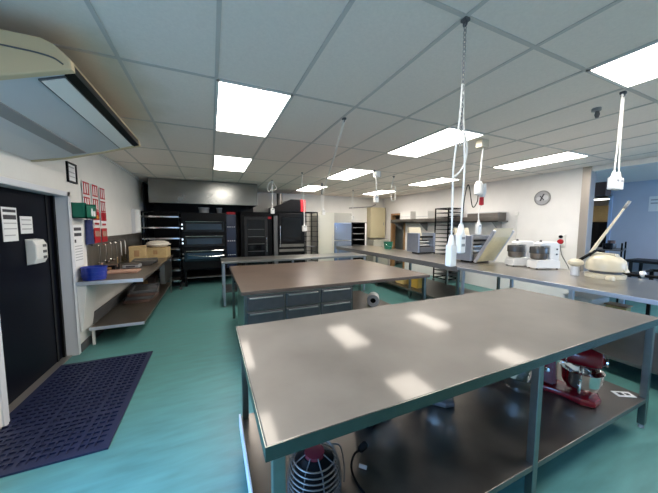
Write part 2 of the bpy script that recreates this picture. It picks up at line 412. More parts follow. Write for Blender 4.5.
# ------------------------------------------------------------------ middle stone table
mt = thing('stone_table', 'brown stone topped work table with a steel drawer bank under its left end', 'table', (.27, 2.9, 0))
MB().box((0, 0, .86), (2.6, 1.96, .9), .004).build('tabletop', M_stone, mt)
dc = MB().box((.03,.04,.10),(1.36,.85,.86),.004).build('drawer_cabinet', M_leg, mt)
M_drawer = mat('drawer_steel', (.11, .115, .12), .42, .8, noise=.12, nscale=10)
M_pull = mat('drawer_pull', (.42, .43, .43), .3, 1)
for i, (a, c2) in enumerate(((.06,.47),(.49,.90),(.92,1.33))):
    for k in range(4):
        z1 = .835-k*.175
        dr = MB().box((a, .022, z1-.155), (c2, .042, z1), .005).build('drawer', M_drawer, mt)
        MB().box((a+.025, .004, z1-.028), (c2-.025, .024, z1-.012), .004).build('handle', M_pull, dr)
for lx, ly in ((2.55,.06),(2.55,1.9),(.05,1.9),(.06,.86)):
    MB().box((lx-.021,ly-.021,0),(lx+.021,ly+.021,.86),.003).build('leg', M_leg, mt)
for lx in (.10, 1.28):
    MB().box((lx-.03,.08,0),(lx+.03,.8,.10)).build('plinth', M_black, mt)
MB().box((1.38,.06,.21),(2.54,1.9,.25),.003).build('shelf', M_stone, mt)
r = thing('paper_roll', 'white roll with a dark core on the stone table lower shelf', 'roll', (2.50, 3.80, .2515), math.radians(-35))
MB().lathe([(.045,-.11),(.10,-.11),(.10,.11),(.045,.11),(.045,-.11)], (0,0,.10), 24, Rx(90)).build('roll', M_paper, r)
MB().lathe([(0,-.08),(.046,-.08),(.046,.08),(0,.08)], (0,0,.10), 16, Rx(90)).build('core', M_black, r)

# ------------------------------------------------------------------ far table, right counters
M_topfar = sheen(mat('far_top_steel', (.34, .34, .32), .40, 1, noise=.03, nscale=4), .15, .15)
table('steel_table', 'long narrow steel table behind the brown stone table', 'table', .17, 3.42, 5.5, 6.2, .9, M_topfar, mat('daylit_leg', (.42, .47, .55), .35, .7),  # blue-white leg colour stands in for reflected daylight
      [(.035,.035),(.035,.665),(3.2,.035),(3.2,.665),(1.6,.665)], .32, M_steel_d, th=.04)
M_counter = sheen(mat('counter_steel', (.50, .465, .42), .34, 1, noise=.08, nscale=4, rvar=.05), .12, .25)
M_daylit_steel = mat('daylit_edge_steel', (.62, .66, .76), .36, .9)  # bluish daylight on the counter edge, put into the colour
cA = table('steel_counter', 'wide steel counter on the right carrying the white dough mixers', 'counter', 3.85, 5.28, .2, 3.28, .9, M_counter, M_daylit_steel,
      [(.05,.05),(1.36,.05),(.05,1.5),(1.36,1.5),(.05,3.0),(1.36,3.0)], .22, M_steel, th=.045)
MB().box((-.004,.0,.853),(.004,3.08,.901),.002).build('front_edge', M_daylit_steel, cA)
cB = table('steel_counter', 'dark edged far steel counter carrying the dough sheeters', 'counter', 3.92, 5.15, 3.30, 8.3, .9, M_counter, M_leg,
      [(.05,.06),(1.15,.06),(.05,1.3),(1.15,1.3),(.05,2.6),(.05,3.95),(1.15,4.95),(.05,4.95)], .22, M_steel_d, th=.045)
MB().box((-.004,.0,.80),(.004,5.0,.899),.002).build('front_edge', M_dgrey, cB)

# items under the counters
def tub(label, x, y, z, w, dd, h, m, lidm, group=None):
    o = thing('storage_tub', label, 'tub', (x, y, z), 0, group)
    t = MB(); k = .9
    t.hexa([(-w/2*k,-dd/2*k,0),(w/2*k,-dd/2*k,0),(w/2*k,dd/2*k,0),(-w/2*k,dd/2*k,0)], [(-w/2,-dd/2,h),(w/2,-dd/2,h),(w/2,dd/2,h),(-w/2,dd/2,h)])
    bmesh.ops.bevel(t.bm, geom=list(t.bm.edges), offset=.012, segments=2, affect='EDGES')
    t.build('body', m, o)
    MB().box((-w/2-.01,-dd/2-.01,h),(w/2+.01,dd/2+.01,h+.02),.006).build('lid', lidm, o)
    return o
M_clear = mat('milky_plastic', (.62, .60, .52), .4)
tub('white storage tub under the right counter, near its front', 4.80, 1.92, .2215, .5, .3, .40, M_whitepl, M_whitepl)
tub('yellow lidded tub under right counter beside the white tub', 4.92, 1.64, .2215, .16, .2, .33, M_yellow, M_wood)
tub('milky tub under the far counter, left of yellow tub', 4.25, 5.6, .2215, .36, .4, .26, M_clear, M_whitepl)
tub('milky yellow tub under the far counter, beside dark racking', 4.25, 5.12, .2215, .34, .34, .26, M_yellow, M_clear)
tub('amber tub under the far counter, nearest of the row', 4.25, 4.68, .2215, .30, .34, .26, mat('amber_plastic', (.45, .30, .05), .4), M_clear)

# ------------------------------------------------------------------ spiral mixers
def spiral_mixer(label, loc, rz=0):
    m = thing('dough_mixer', label, 'dough mixer', loc, rz, 'white spiral dough mixers on the counter')
    # bowl towards -x, tower towards +x
    MB().prism([(-.24,.02),(.28,.02),(.28,.16),(.12,.2),(-.2,.18),(-.24,.14)], 'y', -.15, .15, .015).build('base', M_whitepl, m)
    MB().prism([(.08,.16),(.28,.16),(.28,.50),(.22,.54),(-.08,.54),(-.15,.50),(-.15,.46),(.06,.45)], 'y', -.11, .11, .02).build('tower', M_whitepl, m)
    MB().lathe([(0,0),(.13,0),(.15,.02),(.158,.12),(.162,.125),(.15,.12),(.14,.02),(0,.015)], (-.09,0,.19)).build('bowl', M_steel_d, m)
    MB().lathe([(.172,.0),(.172,.115),(.165,.13),(.16,.12),(.168,.0)], (-.09,0,.31), 28).build('guard', M_guard, m)
    MB().cyl((-.08,0,.44),(-.08,0,.26),.015).torus((-.08,0,.28),.05,.012,'z').build('spiral_hook', M_chrome, m)
    MB().cyl((-.06,0,.52),(-.06,0,.575),.03,.02).build('motor_knob', M_dgrey, m)
    for s in (-1, 1):
        MB().lathe([(0,0),(.018,0),(.016,.012),(0,.013)], (.20, -.13, .35+.05*s), 12, Rx(90)).build('button', M_dgrey, m)
    for sx in (-.2, .24):
        for sy in (-.11, .11): MB().cyl((sx,sy,0),(sx,sy,.025),.02,n=10).build('foot', M_black, m)
    return m
sm = spiral_mixer('white spiral dough mixer nearer the red wall switch', (5.0, 2.60, .9015), math.radians(-24))
sm.scale = (.74, .74, .82)
sm2 = dup(sm, (4.97, 2.95, .9015), math.radians(-24), 'white spiral dough mixer beside the slanting cream belt of the sheeter')

# ------------------------------------------------------------------ dough sheeters
def sheeter(label, loc, near=True):
    s = thing('dough_sheeter', label, 'dough sheeter', loc, 0, 'dough sheeters with folded cream belts')
    # origin: on counter under the roller head; near conveyor folds towards -y
    MB().box((-.28,-.12,.03),(-.22,.30,.52),.012).build('side_panel', M_bluesteel, s)
    MB().box((.22,-.12,.03),(.28,.30,.52),.012).build('side_panel', M_bluesteel, s)
    MB().box((-.22,-.14,.04),(.22,.15,.16)).build('base', M_dgrey, s)
    MB().cyl((-.22,-.0,.30),(.22,-.0,.30),.045,n=18).build('roller', M_chrome, s)
    MB().cyl((-.22,-.0,.205),(.22,-.0,.205),.045,n=18).build('roller', M_chrome, s)
    MB().box((-.20,-.12,.40),(.20,.14,.44),.006).build('guard', M_black, s)
    # near conveyor, steep, with upper flap folded back
    if near:
        MB().hexa([(-.23,-.22,.03),(.23,-.22,.03),(.23,-.18,.03),(-.23,-.18,.03)], [(-.23,-.50,.50),(.23,-.50,.50),(.23,-.46,.50),(-.23,-.46,.50)]).build('belt', M_creambelt, s)
        MB().hexa([(-.23,-.505,.50),(.23,-.505,.50),(.23,-.46,.50),(-.23,-.46,.50)], [(-.23,-.56,.66),(.23,-.56,.66),(.23,-.52,.66),(-.23,-.52,.66)]).build('belt_flap', M_cream, s)
        for sx in (-.25, .25):
            MB().box((sx-.02,-.025,0),(sx+.02,.025,.70),.004, rot=Rx(30.5), about=(sx,0,0)).build('rail', M_daylit_steel, s).location = (0,-.19,.02)
    # far conveyor folded upright
    MB().hexa([(-.2,.20,.05),(.2,.20,.05),(.2,.24,.05),(-.2,.24,.05)], [(-.2,.34,.66),(.2,.34,.66),(.2,.38,.66),(-.2,.38,.66)]).build('belt', M_cream, s)
    MB().prism([(-.1,0),(.12,0),(.12,.03),(-.1,.03)], 'x', -.26, .26).build('foot_bar', M_black, s)
    return s
sA = sheeter('dough sheeter next to dough mixers, its cream belt slanting up', (4.78, 3.66, .9015))
sB = sheeter('farther dough sheeter left of the black tray rack', (4.98, 5.3, .9015), False)
g = thing('green_bucket', 'green bucket on the far end of the counter', 'bucket', (4.95, 6.75, .9015))
MB().lathe([(0,0),(.11,0),(.14,.20),(.148,.20),(.148,.215),(.135,.215),(.105,.015),(0,.012)]).build('body', M_green, g)
MB().tube(smooth([(-.14,0,.19),(-.10,-.10,.10),(0,-.15,.07),(.10,-.10,.10),(.14,0,.19)]), .004, 6).build('handle', M_chrome, g)

# ------------------------------------------------------------------ bun divider
d = thing('bun_divider', 'cream domed dough divider with a long raised lever on the right counter', 'dough divider', (4.93, 1.80, .9015))
MB().lathe([(0,0),(.20,0),(.205,.015),(.205,.05),(.18,.065),(0,.065)], n=36).build('base', M_cream, d)
MB().lathe([(.16,0),(.16,.05),(0,.05)], (0,0,.06), 32).build('collar', M_dgrey, d)
MB().lathe([(.19,0),(.205,.012),(.205,.08),(.19,.14),(.14,.19),(.06,.215),(0,.22)], (0,0,.10), 36).build('dome', M_cream, d)
MB().hexa([(-.06,-.222,.10),(.06,-.222,.10),(.06,.19,.10),(-.06,.19,.10)], [(-.05,-.10,.33),(.05,-.10,.33),(.05,.12,.34),(-.05,.12,.34)]).build('yoke', M_cream, d)
MB().cyl((-.16,.26,0),(-.16,.26,.14),.055,.045).build('post', M_acwhite, d)
MB().lathe([(0,-.055),(.045,-.05),(.085,-.02),(.09,.0),(.085,.02),(.05,.05),(0,.055)], (-.16,.26,.18), 24).build('counterweight', M_cream, d)
MB().tube([(-.13,.23,.22),(-.04,.10,.36)], .02, 10).build('clamp', M_black, d)
MB().tube([(-.06,.14,.33),(.0,.10,.46),(.19,-.0,.80),(.27,-.04,.94)], [.022,.02,.015,.013], 10).build('lever', M_cream, d)
MB().tube([(.27,-.04,.94),(.33,-.07,1.04)], .02, 10).build('grip', M_mgrey, d)
MB().lathe([(0,0),(.06,0),(.065,.02),(.055,.045),(.03,.055),(0,.056)], (-.20,-.13,0), 24, None, (1, .7)).build('plate', M_cream, d)

# black folding trolley frame at the counter's right end
tr = thing('trolley_frame', 'black metal bar frame standing behind the right end of the counter', 'trolley', (5.55, 1.35, 0))
for x in (0, .9):
    for y in (-.55, .45): MB().box((x-.02,y-.02,0),(x+.02,y+.02,.92)).build('upright', M_black, tr)
MB().tube([(0,.45,.90),(0,-.55,.93)], .022).tube([(.9,.45,.90),(.9,-.55,.93)], .022).tube([(0,.45,.9),(.9,.45,.9)], .02).build('top_rails', M_black, tr)
MB().tube([(0,.45,.72),(.9,-.5,.78)], .018).tube([(.1,.4,.80),(.5,-.5,.86)], .018).build('brace', M_black, tr)
MB().box((.0,-.55,.55),(.9,.45,.57)).build('tray', M_dgrey, tr)
MB().lathe([(0,0),(.05,0),(.05,.04),(0,.04)], (.02,.30,.915), 16, Rx(70)).build('castor', M_whitepl, tr)

# ------------------------------------------------------------------ tray racks
def rack(label, loc, rz, w, dd, h, n, trays, group=None, m=M_black, traym=M_mgrey, lipm=None):
    r = thing('tray_rack', label, 'tray rack', loc, rz, group)
    for sx in (-1, 1):
        for sy in (-1, 1):
            MB().box((sx*w/2-.014,sy*dd/2-.014,.08),(sx*w/2+.014,sy*dd/2+.014,h),.002).build('post', m, r)
            MB().lathe([(0,-.015),(.035,-.015),(.035,.015),(0,.015)], (sx*w/2,sy*dd/2,.038), 14, Rx(90)).build('castor', M_dgrey, r)
    k = MB()
    for sy in (-1, 1): k.box((-w/2,sy*dd/2-.01,h-.03),(w/2,sy*dd/2+.01,h)).box((-w/2,sy*dd/2-.01,.1),(w/2,sy*dd/2+.01,.13))
    for sx in (-1, 1): k.box((sx*w/2-.01,-dd/2,h-.03),(sx*w/2+.01,dd/2,h)).box((sx*w/2-.01,-dd/2,.1),(sx*w/2+.01,dd/2,.13))
    k.build('top_frame', m, r)
    for i in range(n):
        z = .22+i*(h-.35)/(n-1)
        q = MB()
        for sx in (-1, 1): q.box((sx*w/2-.03,-dd/2,z-.012),(sx*w/2+.03,dd/2,z))
        q.box((-w/2,dd/2-.008,z-.012),(w/2,dd/2+.008,z))
        q.build('runner', m, r)
        if lipm: MB().box((-w/2-.012,-dd/2-.020,z-.012),(w/2+.012,-dd/2-.014,z+.022),.002).build('shelf_lip', lipm, r)
        if i in trays:
            MB().box((-w/2+.03,-dd/2+.01,z),(w/2-.03,dd/2-.02,z+.006)).box((-w/2+.03,-dd/2+.01,z),(w/2-.03,-dd/2+.02,z+.025)).box((-w/2+.03,-dd/2+.01,z),(-w/2+.04,dd/2-.02,z+.025)).build('tray', traym, r)
    return r
rack('tall black tray rack standing against the right wall behind sheeters', (6.17, 5.62, 0), math.radians(90), .46, .5, 2.10, 16, set(range(16)), None, M_black, M_dgrey)
rack('tall black ladder rack beside the red panelled rotary oven', (3.02, 8.55, 0), 0, .40, .55, 2.05, 11, {1, 4})
rack('wide black shelving rack in the left corner beside deck oven', (-1.10, 7.80, 0), 0, .74, .62, 1.93, 7, set(range(7)), None, M_black, M_steel, M_chrome)

# ------------------------------------------------------------------ hood and ovens
h = thing('range_hood', 'long stainless steel range hood hanging from the ceiling over the ovens', 'range hood', (-1.3, 7.4, 2.13))
MB().box((0,0,.0),(2.46,.02,.57),.003).build('front_panel', M_hood, h)
MB().box((0,.02,.0),(.02,1.75,.57)).box((2.44,.02,.0),(2.46,1.75,.57)).build('side_panels', M_hood, h)
MB().box((.02,.02,.52),(2.44,1.75,.57)).build('top_panel', M_char, h)
MB().box((.02,.02,.0),(2.44,.06,.03)).build('gutter', M_black, h)
for i in range(4):
    x = .1+i*.58
    MB().box((x,.85,.05),(x+.52,.89,.45),rot=Rx(-35)).build('filter', M_mgrey, h)
o = thing('deck_oven', 'black three deck bread oven under the steel range hood', 'oven', (-.70, 7.75, 0))
MB().box((0,.03,.45),(1.08,1.3,1.93),.005).build('body', M_black, o)
MB().box((1.08,.02,.45),(1.32,1.3,1.90),.005).build('control_column', mat('oven_side_reflection', (.016, .024, .055), .25), o)  # column colour carries the blue reflections on the oven's side
for k in range(3):
    z = .66+k*.38
    dd_ = MB().box((.05,-.005,z),(1.03,.03,z+.30),.006).build('deck_door', M_blackgloss, o)
    MB().box((.12,-.010,z+.07),(.96,-.004,z+.22)).build('window', mat('oven_window', (.03, .05, .075), .1, .2), dd_)
    MB().tube([(.10,-.045,z+.275),(.98,-.045,z+.275)], .011).cyl((.14,-.045,z+.275),(.14,0,z+.275),.008).cyl((.94,-.045,z+.275),(.94,0,z+.275),.008).build('handle', M_chrome, dd_)
    for q in range(2):
        MB().box((.012,-.0,z+.08+q*.1),(.04,.03,z+.12+q*.1)).build('indicator', M_led if k != 0 else M_mgrey, o)
    for q in range(4):
        MB().lathe([(0,0),(.014,0),(.012,.012),(0,.012)], (1.12+.055*q,.02,z+.14), 10, Rx(90)).build('knob', M_frame, o)
MB().tube(smooth([(.15,-.02,.83),(.4,-.03,.80),(.7,-.03,.78),(1.0,-.02,.80)]), .008).build('hook_bar', M_chrome, o)
for x in (.04,1.24):
    for y in (.08,1.22): MB().box((x,y,0),(x+.05,y+.05,.45)).build('leg', M_black, o)
MB().box((.03,.1,.2),(1.28,1.25,.23)).build('under_shelf', M_steel_d, o)
r = tag(bx('red_tray', (.40, 7.78, 1.901), (.62, 8.1, 1.965), M_redpl, bev=.01), 'red plastic tray lying on top of the deck oven', 'tray')
for i, x in enumerate((-.16, .22)):
    q = thing('small_tub', ('pale round tub on top of the deck oven, left of the tall one', 'narrow pale tub on top of the deck oven near red tray')[i], 'tub', (x-.0, 7.95, 1.93))
    MB().lathe([(0,0),(.12-.06*i,0),(.13-.06*i,.12),(0,.12)]).build('body', M_mgrey, q)
    MB().lathe([(0,.12),(.137-.06*i,.12),(.137-.06*i,.14),(0,.14)]).build('lid', M_acwhite, q)
# proving cabinet
p = thing('proving_cabinet', 'black glass doored proving cabinet between deck oven and rotary oven', 'cabinet', (.80, 8.25, 0))
MB().box((0,.03,.06),(.92,.9,2.0),.006).build('body', M_black, p)
pd = MB().box((.10,0,.2),(.78,.03,1.86),.006).build('door', M_char, p)
MB().box((.18,-.006,.3),(.70,.0,1.78)).build('window', M_blackgloss, pd)
for k in range(5): MB().box((.2,-.010,.6+k*.22),(.68,-.0065,.612+k*.22)).build('wire_shelf', M_dgrey, pd)
MB().cyl((.745,-.03,.8),(.745,-.03,1.25),.012).build('handle', M_chrome, pd)
MB().box((.0,-.01,1.88),(.92,.03,2.0),.004).build('header', M_black, p)
MB().box((.80,-.006,1.80),(.90,.03,1.87)).build('switch_panel', M_redpl, p)
# rotary rack oven
o = thing('rotary_oven', 'tall black rotary rack oven with a red strip on its hood', 'oven', (1.76, 8.2, 0))
MB().box((0,.04,.05),(1.02,1.0,2.02),.006).build('body', M_black, o)
MB().prism([(.02,2.02),(1.02,2.02),(1.02,2.42),(.55,2.42),(.34,2.30),(.02,2.18)], 'y', .0, .9, .01).build('hood', M_black, o)
MB().box((.86,-.012,2.04),(1.02,.0,2.42),.003).build('red_panel', M_redpl, o)['label'] = 'red strip'
od = MB().box((.14,0,.35),(.98,.04,1.98),.01).build('door', M_black, o)
MB().box((.26,-.006,1.1),(.86,.001,1.85)).build('window', M_blackgloss, od)
MB().cyl((.19,-.045,.95),(.19,-.045,1.6),.013).build('handle', M_chrome, od)
MB().box((.16,-.012,.93),(.97,.001,1.02),.004).box((.16,-.012,.78),(.97,.001,.86),.004).build('bumper', M_steel, od)
MB().box((0,.0,.35),(.12,.04,1.9),.004).build('control_panel', M_dgrey, o)
MB().cyl((.28,.4,2.25),(.28,.4,2.62),.09,n=18).build('flue', M_steel_d, o)
# white cold cabinet, steel fridge and open dark rack on the back wall
f = thing('cold_cabinet', 'tall white cabinet with plain side panel behind the far table', 'cabinet', (3.30, 8.45, 0))
MB().box((.03,.03,0),(.59,.75,.06)).build('plinth', M_dgrey, f)
MB().box((0,0,.06),(.62,.78,2.05),.008).build('body', mat('cabinet_white', (.66, .65, .57), .4), f)
MB().box((.015,-.025,.09),(.605,0,2.03),.006).build('door', mat('cabinet_white2', (.62, .61, .53), .4), f)
MB().box((.54,-.045,.9),(.56,-.025,1.3),.004).build('handle', M_acwhite, f)
f = thing('steel_fridge', 'steel fridge with blue reflecting doors on the back wall', 'fridge', (3.95, 8.55, 0))
MB().box((0,.0,.1),(.70,.65,2.05),.006).build('body', mat('pale_steel', (.50, .49, .45), .4, .5), f)
for z0, z1 in ((.13,1.06),(1.09,1.70)):
    q = MB().box((.01,-.03,z0),(.69,0,z1),.006).build('door', M_fridge_reflect, f)
    MB().box((.05,-.055,z1-.24),(.07,-.03,z1-.06),.004).build('handle', M_chrome, q)
MB().box((.01,-.015,1.73),(.69,0,2.04)).build('grille', mat('pale_grille', (.42, .41, .37), .5), f)
for x in (.05,.65):
    for y in (.06,.6): MB().cyl((x,y,0),(x,y,.1),.025,n=10).build('foot', M_black, f)
f = thing('shelf_cabinet', 'open dark shelf cabinet right of the steel fridge', 'cabinet', (4.68, 8.55, 0))
MB().box((0,.62,.0),(.62,.65,1.72)).box((0,0,0),(.03,.65,1.72)).box((.52,0,0),(.62,.65,1.72)).box((0,0,1.69),(.62,.65,1.72)).build('carcass', M_black, f)
for k in range(7): MB().box((.03,.01,.2+k*.22),(.52,.62,.215+k*.22)).build('shelf', M_mgrey, f)
MB().box((.54,-.01,.05),(.60,0,1.70)).build('edge_strip', M_whitepl, f)
c = thing('wall_cupboard', 'beige cupboard mounted high on the back wall', 'cupboard', (5.72, 8.95, 1.12))
MB().box((0,0,0),(.68,.29,1.2),.006).build('body', mat('cupboard_beige', (.62, .55, .36), .45), c)
MB().box((.02,-.02,.03),(.66,0,1.17),.004).build('door', mat('cupboard_beige2', (.58, .51, .33), .45), c)
MB().box((.58,-.035,.5),(.60,-.02,.62)).build('handle', M_mgrey, c)
c = thing('base_cabinet', 'pale cabinet standing below the beige wall cupboard', 'cabinet', (5.70, 8.72, 0))
MB().box((0,0,.05),(.72,.5,1.06),.005).build('body', mat('base_pale', (.55, .53, .45), .5), c)
MB().box((.02,-.02,.08),(.35,0,1.03),.004).build('door', mat('base_pale', (.55, .53, .45), .5), c)
MB().box((.37,-.02,.08),(.70,0,1.03),.004).build('door', mat('base_pale', (.55, .53, .45), .5), c)
MB().box((.03,.03,0),(.69,.47,.05)).build('plinth', M_black, c)
tag(MB().tube([(4.9,9.2,2.28),(5.9,9.2,2.36),(6.1,9.2,2.45)], .02).build('steel_pipe', M_mgrey), 'thin grey pipe running along back wall above the fridge', 'pipe')
s = thing('warning_sign', 'small red sign beside the wooden far door frame', 'sign', (6.05, 9.24, 2.0))
# ------------------------------------------------------------------ right wall things
MB().box((.12,-.012,-.16),(.36,0,.10),.002).build('plate', M_redpl, s)
MB().box((.16,-.014,-.02),(.32,-.012,.05)).build('print', M_paper, s)
sh = thing('wall_shelf', 'long stainless steel shelf fixed along the right wall', 'shelf', (XR, 4.15, 1.70))
MB().box((-.36,0,.0),(0,4.1,.03),.003).box((-.36,0,.0),(-.34,4.1,.13),.003).build('board', M_steel_d, sh)
for y in (.15, 1.3, 2.6, 3.9): MB().prism([(-.34,0),(0,0),(0,-.26),(-.03,-.26)], 'y', y, y+.03).build('bracket', M_mgrey, sh)
b = thing('steel_box', 'long steel box on near end of right wall shelf', 'box', (XR-.175, 4.6, 1.7315))
MB().box((-.15,-.42,0),(.15,.42,.19),.012).build('body', M_steel_d, b)
MB().box((-.155,-.425,.19),(.155,.425,.21),.006).build('lid', M_acwhite, b)
for i, (y, hh) in enumerate(((6.7, .34), (7.5, .36))):
    b = thing('white_carton', ('white carton on the wall shelf next to the black tray rack', 'white carton on the wall shelf nearer the wooden door frame')[i], 'carton', (XR-.17, y, 1.7315))
    MB().box((-.14,-.27,0),(.14,.27,hh),.004).build('box', M_whitepl, b)
    MB().box((-.1405,-.27,hh*.46),(-.14,.27,hh*.54)).build('tape', M_acwhite, b)
c = thing('wall_clock', 'round grey wall clock high on the white right wall', 'clock', (XR, 3.45, 2.2))
MB().lathe([(0,0),(.15,0),(.158,.01),(.15,.03),(.138,.032),(.135,.015),(0,.015)], (0,0,0), 32, Ry(-90)).build('case', M_mgrey, c)
MB().lathe([(0,.016),(.134,.016),(.134,.018),(0,.018)], (0,0,0), 32, Ry(-90)).build('face', M_greyink, c)
MB().lathe([(0,.019),(.055,.019),(.055,.021),(0,.021)], (0,-.06,0), 20, Ry(-90)).lathe([(0,.019),(.04,.019),(.04,.021),(0,.021)], (0,.07,-.01), 20, Ry(-90)).build('dial_marks', M_acwhite, c)
MB().box((-.026,-.012,-.07),(-.022,.012,.09),rot=Rx(25)).box((-.027,-.008,-.06),(-.023,.008,.06),rot=Rx(-40)).build('hands', M_ink, c)
s = thing('power_switch', 'red and black isolator switch on the white right wall', 'switch', (XR, 3.06, 1.32))
MB().box((-.03,-.075,-.13),(0,.075,.12),.006).build('plate', M_whitepl, s)
MB().lathe([(0,0),(.03,0),(.028,.03),(0,.032)], (-.03,0,.07), 16, Ry(-90)).build('knob', M_black, s)
MB().lathe([(0,0),(.05,0),(.045,.04),(0,.042)], (-.03,0,-.03), 16, Ry(-90)).build('red_button', M_redpl, s)
MB().tube(smooth([(-.04,0,-.1),(-.08,-.06,-.3),(-.10,-.20,-.55),(-.3,-.28,-.72),(-.8,-.3,-.8)]), .008).build('cable', M_dgrey, s)
s = thing('conduit', 'thin white conduit running up the right wall left of mixers', 'conduit', (XR, 3.95, 0))
MB().cyl((-.015,0,0),(-.015,0,1.85),.014).build('pipe', M_whitepl, s)
MB().box((-.03,-.04,1.85),(0,.04,1.93),.004).build('box', M_whitepl, s)
# annex
v = thing('ceiling_vent', 'dark brown extractor box hanging from the annex ceiling', 'vent', (9.15, 3.52, 2.36))
MB().box((-.14,-.12,0),(.14,.12,.35),.005).build('body', M_brown, v)
MB().box((-.15,-.13,.0),(.15,.13,.02)).build('grille', M_dgrey, v)
n = thing('wall_notice', 'white notice on the blue annex wall at right edge', 'notice', (9.7, 2.74, 2.12))
bx('sheet', (-.006,-.12,-.16), (0,.12,.2), M_paper, n)
MB().box((-.0075,-.09,.10),(-.006,.09,.13)).box((-.0075,-.09,.02),(-.006,.09,.05)).build('print', M_greyink, n)
b = thing('dark_bench', 'long dark bench along the blue annex wall', 'bench', (9.0, .2, 0))
MB().box((0,0,.76),(.68,2.75,.82),.006).build('top', M_char, b)
for y in (.06,2.65):
    for x in (.05,.6): MB().box((x,y,0),(x+.05,y+.05,.76)).build('leg', M_char, b)
MB().box((.04,.05,.25),(.64,2.7,.28)).build('shelf', M_mgrey, b)
r = thing('pot_rack', 'dark shelving stacked with pots beyond the steel wall post', 'shelving', (7.55, 2.72, 0), math.radians(15))
for x in (-.4,.4):
    for y in (-.2,.2): MB().cyl((x,y,0),(x,y,1.28),.014,n=10).build('post', M_black, r)
for z in (.3,.72,1.12): MB().box((-.42,-.22,z),(.42,.22,z+.02)).build('shelf', M_dgrey, r)
rnd = random.Random(3)
for i, (x, z, rr, hh, mm, lab) in enumerate(((-.29,.74,.085,.18,M_dgrey,'dark pot at left end of the pot shelving'),(-.0,.74,.085,.24,M_brown,'brown pot in the middle of the pot shelving'),(.29,.74,.085,.2,M_steel_d,'steel pot at right end of the pot shelving'),
    (-.27,1.14,.075,.12,M_black,'black pan on the top shelf of the pot shelving'),(.0,1.14,.10,.10,M_steel_d,'wide steel pan on the top shelf of the pot shelving'),(.28,1.14,.06,.16,M_brown,'small brown jar on the top shelf of pot shelving'))):
    ca, sa = math.cos(math.radians(15)), math.sin(math.radians(15))
    q = thing('pot', lab, 'pot', (7.55+ca*x, 2.72+sa*x, z+.0015))
    MB().lathe([(0,0),(rr*.9,0),(rr,hh*.2),(rr,hh),(rr*.94,hh),(rr*.92,hh*.2),(0,.01)], n=20).build('body', mm, q)
    MB().torus((rr+.02,0,hh*.75),.025,.006,'y',12,6).torus((-rr-.02,0,hh*.75),.025,.006,'y',12,6).build('handles', M_black, q)
q = light(7.7, -.2, .9, 'added unseen ceiling light brightening the annex beyond the wall post'); q['group'] = ''; del q['group']  # annex lamp added only to lift the blue wall
# beyond the annex doorway
l = thing('ceiling_light', 'small lit ceiling light seen through the annex doorway', 'ceiling light', (11.0, 4.36, 2.43))
MB().box((-.12,-.4,0),(.12,.4,.03)).build('frame', M_whitepl, l)
MB().box((-.10,-.38,-.012),(.10,.38,0)).build('diffuser', M_tube2, l)
MB().cyl((0,-.3,.03),(0,-.3,.26),.006,n=8).cyl((0,.3,.03),(0,.3,.26),.006,n=8).build('rods', M_mgrey, l)
c = thing('tan_cupboard', 'tan cupboard seen through the annex doorway', 'cupboard', (12.5, 4.9, 1.752))
MB().box((-.3,-.5,0),(.38,.28,.55),.005).build('body', M_card, c)
MB().box((-.32,-.48,.03),(-.3,.26,.52)).build('door', M_card, c)
f = thing('black_fridge', 'black upright fridge seen through the annex doorway', 'fridge', (12.4, 4.9, 0))
MB().box((-.3,-.45,.04),(.38,.27,1.75),.006).build('body', M_black, f)
MB().box((-.33,-.43,.08),(-.3,.25,1.73),.005).build('door', M_blackgloss, f)
MB().cyl((-.36,.2,.7),(-.36,.2,1.2),.012).build('handle', M_chrome, f)
MB().box((-.28,-.43,0),(.36,.25,.04)).build('plinth', M_dgrey, f)

# ------------------------------------------------------------------ left side
ac = thing('air_conditioner', 'beige under-ceiling air conditioner with a long dark air slot, top left', 'air conditioner', (XL+.005, 2.0, H))
prof = [(0,-.135),(.74,-.135),(.79,-.15),(.83,-.185),(.855,-.215),(.862,-.25),(.69,-.312),(.58,-.35),(.25,-.45),(0,-.50)]
MB().prism(prof, 'y', .02, 1.50).build('body', M_acwhite, ac)
prof2 = [(0,-.125),(.75,-.125),(.80,-.143),(.842,-.18),(.870,-.21),(.874,-.262),(.69,-.322),(.58,-.36),(.25,-.46),(0,-.51)]
MB().prism(prof2, 'y', -.03, .02, .008).build('end_cap', M_beige, ac)
MB().prism(prof2, 'y', 1.50, 1.55, .008).build('end_cap', M_beige, ac)
MB().prism([(.74,-.135),(.79,-.15),(.83,-.185),(.858,-.206),(.864,-.2),(.836,-.175),(.795,-.14),(.74,-.125)], 'y', .02, 1.5).build('top_cover', M_beige, ac)
def under(x): return -.25-(.862-x)*.36
MB().hexa([(.845,.025,-.252),(.866,.025,-.252),(.866,1.495,-.252),(.845,1.495,-.252)], [(.842,.025,-.214),(.864,.025,-.214),(.864,1.495,-.214),(.842,1.495,-.214)]).hexa([(.822,.025,under(.822)-.014),(.868,.025,under(.868)-.014),(.868,1.495,under(.868)-.014),(.822,1.495,under(.822)-.014)], [(.822,.025,under(.822)),(.868,.025,under(.868)),(.868,1.495,under(.868)),(.822,1.495,under(.822))]).build('air_slot', M_black, ac)
MB().hexa([(.71,.06,under(.71)-.014),(.812,.06,under(.812)-.014),(.812,1.46,under(.812)-.014),(.71,1.46,under(.71)-.014)], [(.71,.06,under(.71)),(.812,.06,under(.812)),(.812,1.46,under(.812)),(.71,1.46,under(.71))]).build('flap', M_whitepl, ac)
